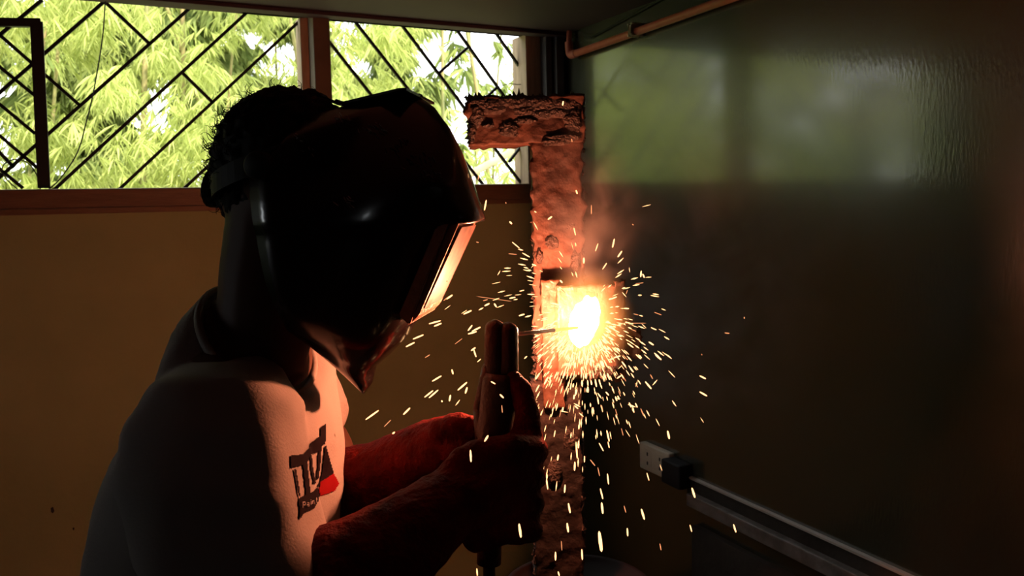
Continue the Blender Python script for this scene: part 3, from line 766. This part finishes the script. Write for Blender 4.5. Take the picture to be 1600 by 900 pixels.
# crown lip plate
bm = B()
tube(bm, smoothpath([P(537, 168, DP)+FD*0, P(600, 160, DP), P(655, 154, DP), P(662, 156, DP)], 4), .0032, 8)
loft(bm, [[P(x, y, DP)+FD*s*wd for s in (-1, -.5, 0, .5, 1)]+[P(x, y+4, DP)+FD*s*wd for s in (1, .5, 0, -.5, -1)] for x, y, wd in ((545, 166, .03), (600, 159, .05), (650, 153, .07), (663, 153, .072))])
obj('crown_ridge', bm, m_helm, hel, False)
# lens housing: two nested frames and the dark glass
def slab(bm, a0, a1, b0, b1, hw, p=4):
    """loft across: inner line a0-a1, outer line b0-b1 (pixel), half width hw"""
    q = [P(*a0, DP), P(*a1, DP), P(*b1, DP), P(*b0, DP)]
    g = [bm.verts.new(v+FD*s*hw) for s in (-1, 1) for v in q]
    for f_ in ((0, 1, 2, 3), (7, 6, 5, 4), (0, 4, 5, 1), (1, 5, 6, 2), (2, 6, 7, 3), (3, 7, 4, 0)): bm.faces.new([g[i] for i in f_])
    bmesh.ops.bevel(bm, geom=bm.edges[:], offset=.0018, segments=2, affect='EDGES'); return bm
obj('lens_housing', slab(B(), (708, 345), (652, 478), (724, 345), (668, 492), .066), m_frame, hel, False)
obj('lens_frame', slab(B(), (725, 346), (668, 490), (738, 344), (680, 478), .060), m_frame, hel, False)
obj('cover_lens', slab(B(), (737, 352), (683, 470), (739, 352), (685, 470), .050), m_glass, hel, False)
# side pivot knob, headband, ratchet knob, crown strap
for s in (-1, 1):
    bm = B(); c = P(470, 265, DP)+FD*s*.122
    tube(bm, [c-FD*s*.01, c+FD*s*.004, c+FD*s*.007], [.017, .017, .014], 20); obj('pivot_knob', bm, m_wire, hel)
bm = B()
ring = [P(450, 262, DP)+(P(345, 297, DP)-P(450, 262, DP))*math.cos(a)*-1+FD*.100*math.sin(a) for a in [2*PI*k/48 for k in range(49)]]
vs = [[p-UP*.013, p+UP*.013, p+UP*.013+(p-P(450, 262, DP)).normalized()*.004, p-UP*.013+(p-P(450, 262, DP)).normalized()*.004] for p in ring]
loft(bm, vs, False); obj('headband', bm, m_wire, hel, False)
bm = B(); k0 = P(352, 297, DP); k1 = P(321, 293, DP); kd = (k1-k0).normalized()
tube(bm, [k0, k0+kd*.008], [.0215, .0215], 24)
R2 = []
x, y = frame_of(kd)
for t, r in ((.006, .018), (.012, .019), (.013, .0245), (.025, .0255), (.027, .023)):
    R2.append([k0+kd*t+(x*math.cos(a)+y*math.sin(a))*(r+(.0009 if k % 2 else 0)) for k, a in enumerate([2*PI*k/36 for k in range(36)])])
loft(bm, R2); obj('ratchet_knob', bm, m_wire, hel, False)
bm = B(); st = [P(488, 158, DP), P(505, 157, DP), P(520, 161, DP), P(534, 167, DP)]
loft(bm, [[p+FD*s*.012+UP*h for s, h in ((-1, 0), (1, 0), (1, .004), (-1, .004))] for p in st]); 
for p in (st[1], st[3]): tube(bm, [p-FD*.013+UP*.005, p+FD*.013+UP*.005], .0025, 8)
obj('crown_strap', bm, m_wire, hel, False)
hel.rotation_euler.z = math.radians(-8)
# flaked scratches on the crown side that catch light
dg = bpy.context.evaluated_depsgraph_get(); dg.update(); bvh2 = BVHTree.FromObject(shell, dg); ho = Vector((0, 0, 0))
bm = B(); rg = random.Random(12)
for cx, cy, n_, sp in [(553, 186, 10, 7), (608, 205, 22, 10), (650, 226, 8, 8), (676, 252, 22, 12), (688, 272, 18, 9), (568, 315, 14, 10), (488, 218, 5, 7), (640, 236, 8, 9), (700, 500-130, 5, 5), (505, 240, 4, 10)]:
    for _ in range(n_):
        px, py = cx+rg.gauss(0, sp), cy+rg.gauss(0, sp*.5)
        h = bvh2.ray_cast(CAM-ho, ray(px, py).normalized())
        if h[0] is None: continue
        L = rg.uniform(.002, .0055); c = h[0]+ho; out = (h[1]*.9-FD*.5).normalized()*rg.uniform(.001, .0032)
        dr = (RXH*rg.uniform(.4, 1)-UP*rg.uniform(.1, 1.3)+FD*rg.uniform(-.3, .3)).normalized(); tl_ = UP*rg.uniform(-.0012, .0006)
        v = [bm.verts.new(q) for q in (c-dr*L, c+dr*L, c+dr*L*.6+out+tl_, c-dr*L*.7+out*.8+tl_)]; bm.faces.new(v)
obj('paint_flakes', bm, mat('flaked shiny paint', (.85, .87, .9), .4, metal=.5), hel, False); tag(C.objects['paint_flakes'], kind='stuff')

# ------------------------------------------------------------------ arc, light
arc = empty('welding_arc', ARC, 'blinding white welding arc on the steel plate', 'arc')
bm = B()
g = bmesh.ops.create_icosphere(bm, subdivisions=4, radius=1)['verts']
for v in g:
    q = v.co.copy(); k = 1+.16*noise.noise(q*1.7)+.10*noise.noise(q*4)
    v.co = ARC+RXH*q.x*.0225*k+UP*q.z*.037*k+FD*q.y*.014*k + (RXH*.007*q.z)
obj('plasma_core', bm, m_arc, arc)
ld_ = bpy.data.lights.new('arc_light', 'POINT'); ld_.energy = arc_power; ld_.color = ARC_COL; ld_.shadow_soft_size = .008
lo = bpy.data.objects.new('arc_light', ld_); C.objects.link(lo); lo.location = ARC-FD*.04-RXH*.075

def volmat(name, dens, col, em=0, emcol=(1, .4, .15), scale=9, fall=True, anis=.3, thr=.42):
    m = bpy.data.materials.new(name); m.use_nodes = True; nt = m.node_tree; nt.nodes.clear()
    o = nt.nodes.new('ShaderNodeOutputMaterial'); v = nt.nodes.new('ShaderNodeVolumePrincipled'); nt.links.new(v.outputs[0], o.inputs['Volume'])
    v.inputs['Color'].default_value = (*col, 1); v.inputs['Anisotropy'].default_value = anis
    tc = nt.nodes.new('ShaderNodeTexCoord'); n = nt.nodes.new('ShaderNodeTexNoise'); n.inputs['Scale'].default_value = scale; n.inputs['Detail'].default_value = 4; n.inputs['Distortion'].default_value = .6
    nt.links.new(tc.outputs['Object'], n.inputs['Vector'])
    mr = nt.nodes.new('ShaderNodeMapRange'); mr.inputs[1].default_value = thr; mr.inputs[2].default_value = .75; mr.inputs[3].default_value = 0; mr.inputs[4].default_value = 1
    nt.links.new(n.outputs['Fac'], mr.inputs[0])
    # fade towards the hull (generated coordinates run 0..1 over it)
    mp = nt.nodes.new('ShaderNodeMapping'); mp.inputs['Location'].default_value = (-1, -1, -1); mp.inputs['Scale'].default_value = (2, 2, 2)
    gr = nt.nodes.new('ShaderNodeVectorMath'); gr.operation = 'LENGTH'
    nt.links.new(tc.outputs['Generated'], mp.inputs[0]); nt.links.new(mp.outputs[0], gr.inputs[0])
    f2 = nt.nodes.new('ShaderNodeMapRange'); f2.inputs[1].default_value = .95; f2.inputs[2].default_value = .1; f2.inputs[3].default_value = 0; f2.inputs[4].default_value = 1
    nt.links.new(gr.outputs['Value'], f2.inputs[0])
    mu = nt.nodes.new('ShaderNodeMath'); mu.operation = 'MULTIPLY'; 
    if fall: nt.links.new(mr.outputs[0], mu.inputs[0])
    else: mu.inputs[0].default_value = 1
    pw = nt.nodes.new('ShaderNodeMath'); pw.operation = 'POWER'; pw.inputs[1].default_value = 1.4 if fall else 2.3
    nt.links.new(f2.outputs[0], pw.inputs[0]); nt.links.new(pw.outputs[0], mu.inputs[1])
    m2 = nt.nodes.new('ShaderNodeMath'); m2.operation = 'MULTIPLY'; m2.inputs[1].default_value = dens
    nt.links.new(mu.outputs[0], m2.inputs[0]); nt.links.new(m2.outputs[0], v.inputs['Density'])
    if em:
        m3 = nt.nodes.new('ShaderNodeMath'); m3.operation = 'MULTIPLY'; m3.inputs[1].default_value = em
        nt.links.new(mu.outputs[0], m3.inputs[0]); nt.links.new(m3.outputs[0], v.inputs['Emission Strength']); v.inputs['Emission Color'].default_value = (*emcol, 1)
    return m
def puff(name, c, rx, rf, ru, m, lean=Vector((0, 0, 0)), parent=None):
    bm = B(); g = bmesh.ops.create_icosphere(bm, subdivisions=3, radius=1)['verts']
    for v in g: v.co = Vector((v.co.x*rx, v.co.y*rf, v.co.z*ru))+lean*v.co.z
    o = obj(name, bm, m); o.location = c; o.rotation_euler = (0, 0, -YAW)
    return put(o, parent) if parent else o
o = puff('arc_halo', ARC, .085, .085, .10, volmat('arc halo glow', .3, (1, .6, .4), 90, (1, .30, .07), 30, False), parent=arc)  # orange halo round the arc, put in as an emitting volume
s = puff('smoke', P(928, 335, 1.22), .085, .07, .17, volmat('weld smoke', 22, (.75, .72, .70), scale=16), Vector((-.01, 0, 0))); tag(s, 'grey weld smoke rising beside the column, tinted orange by the arc', 'smoke', kind='stuff')
s = puff('smoke', P(1060, 400, 1.52), .34, .28, .42, volmat('thin drifting smoke', 5.5, (.75, .76, .72), scale=6)); tag(s, 'thin grey smoke haze drifting in front of the green wall', 'smoke', kind='stuff')

# ------------------------------------------------------------------ sparks
def sparkmesh(name, m):
    bm = B(); rs = [(-1, .15), (-.8, .7), (0, 1), (.8, .75), (1, .15)]
    loft(bm, [[Vector((r*math.cos(a), r*math.sin(a), z)) for a in [k*PI/3 for k in range(6)]] for z, r in rs])
    me = bpy.data.meshes.new(name); bmesh.ops.recalc_face_normals(bm, faces=bm.faces); bm.to_mesh(me); bm.free(); me.materials.append(m); return me
sm1, sm2 = sparkmesh('spark', m_spark), sparkmesh('spark', m_spark2)
def spark_tf(x0, y0, x1, y1, d, w_=.0014):
    w_ *= .82
    a, b_ = P(x0, y0, d), P(x1, y1, d+R.uniform(-.006, .006)); dv = b_-a; L = max(dv.length/2, w_*.8)
    q = dv.to_track_quat('Z', 'Y').to_matrix() if dv.length > 1e-6 else Matrix.Identity(3)
    return Matrix.Translation((a+b_)/2) @ q.to_4x4() @ Matrix.Diagonal((w_, w_, L, 1))
listed = [(688,440,700,448),(724,491,737,485),(670,506,689,501),(678,510,690,505),(645,530,662,523),(634,542,648,535),(731,517,738,508),(737,518,751,511),(731,522,745,518),(736,548,743,543),(740,546,744,558),(706,577,708,585),(675,596,690,587),(715,610,730,597),(727,615,730,605),(663,621,677,610),(670,622,685,609),(702,627,704,617),(690,626,691,628),(571,656,592,641),(630,648,641,637),(600,667,611,656,.0007),(613,678,617,675),(664,559,672,554,.0007),(757,478,765,474),(744,463,800,471,.0005),(772,474,776,480),
 (1043,673,1046,686,.0018),(1081,762,1086,778,.0018),(1002,795,1007,812,.0018),(1146,819,1150,832),(1078,820,1081,831,.001),(1031,849,1033,860,.0009),(980,825,981,838),(975,790,978,801,.0009),(938,763,942,780),(940,785,942,803,.002),(936,830,940,862,.0034),(949,740,951,757),(900,690,902,717),(888,786,891,802,.0017),(883,757,882,770),(886,817,888,832,.0018),(868,862,868,876),(909,858,910,875),(877,845,878,860,.0007),(811,818,814,840,.002),(842,760,845,772),(853,743,856,765),(948,672,952,690),(936,692,943,705,.001),(922,718,930,728,.0009),(934,730,937,744,.0008),(872,893,874,900),
 (1132,520,1140,521,.0009),(1093,587,1103,592),(1093,612,1105,619),(1008,596,1018,608),(1016,585,1020,592,.0008),(988,634,991,645,.001),(1001,638,1006,650,.0009),(1002,423,1001,433),(1004,428,1007,434),(735,703,736,722),(712,804,713,820,.0009),(757,690,763,680),(745,888,746,900,.001),(960,373,957,387),(972,392,965,402),(900,297,902,303),(924,320,924,335,.0009),(796,346,800,350),(790,316,791,318,.0008),(1163,495,1163,498,.0008),(970,505,1010,505,.0006),(988,350,990,352,.0008),(880,158,879,165),(1096,553,1097,555,.0008),
 (781,616,787,622,.0012),(767,596,774,600,.001),(784,633,785,645,.0008),(755,470,762,468,.0009),(693,470,700,464,.0008),(722,378,727,380,.0009),(893,217,894,222,.0009),(835,330,838,332,.001),(816,395,828,402,.001),(800,378,812,388,.001),(950,690,952,700,.001),(824,610,829,600),(700,440,690,437,.0008),(744,378,748,379,.0008),(748,265,754,270,.001),(747,281,748,274,.0008)]
tfs = []
for s_ in listed:
    w_ = s_[4] if len(s_) > 4 else .0014
    d = 1.05+.06*((s_[0]*7+s_[1]*3) % 10)/10 if s_[0] < 760 else 1.10+.04*((s_[0]*3) % 7)/7
    if 690 < s_[0] < 790 and s_[1] > 590: d = .985
    if 700 < s_[0] < 830 and s_[1] > 680: d = .93
    tfs.append((spark_tf(*s_[:4], d, w_), w_ > .00095))
def rnd_spark(g):
    while True:
        th = g.gauss(100, 62)*PI/180            # image angle, 90 = down
        rr_ = 38+abs(g.gauss(0, 1))**1.15*85
        dx, dy = math.cos(th), math.sin(th)
        if dx > 0: rr_ = 38+(rr_-38)*.55
        if dy < -.3: rr_ = 38+(rr_-38)*.9
        x, y = 912+dx*rr_, 500+dy*rr_*1.15
        if dy > 0: y += (rr_/150)**2*18
        if y > 760 or x < 690: continue
        if 745 < x < 832 and y > 495 and g.random() < .93: continue
        L = g.uniform(3, 11)+rr_*.028
        vx, vy = dx, dy+rr_/260
        if g.random() < .12: vx, vy = g.uniform(-1, 1), g.uniform(-1, 1)
        n_ = math.hypot(vx, vy); vx /= n_; vy /= n_
        d = 1.125+g.uniform(-.07, .05)*min(1, rr_/90)
        return x-vx*L/2, y-vy*L/2, x+vx*L/2, y+vy*L/2, min(d+.06, 1.225), g.choice((.0007, .001, .0013, .0016))
g = random.Random(21)
while len(tfs) < 300:
    q = rnd_spark(g); tfs.append((spark_tf(*q), q[5] > .0008))
for tf, bright in tfs:
    o = bpy.data.objects.new('spark', sm1 if bright else sm2); C.objects.link(o); o.matrix_world = tf
    tag(o, 'single glowing orange-white spark flying out from the welding arc', 'spark', 'sparks flying from the arc')
bm = B()
for _ in range(560):
    q = rnd_spark(g); tf = spark_tf(*q[:5], q[5]*.8)
    ring_ = [(-1, .15), (0, 1), (1, .15)]
    loft(bm, [[tf @ Vector((r*math.cos(a), r*math.sin(a), z)) for a in [k*PI/2 for k in range(4)]] for z, r in ring_])
o = obj('spark_shower', bm, m_spark, None, False); tag(o, 'dense shower of tiny glowing sparks around the welding arc', 'sparks', kind='stuff')
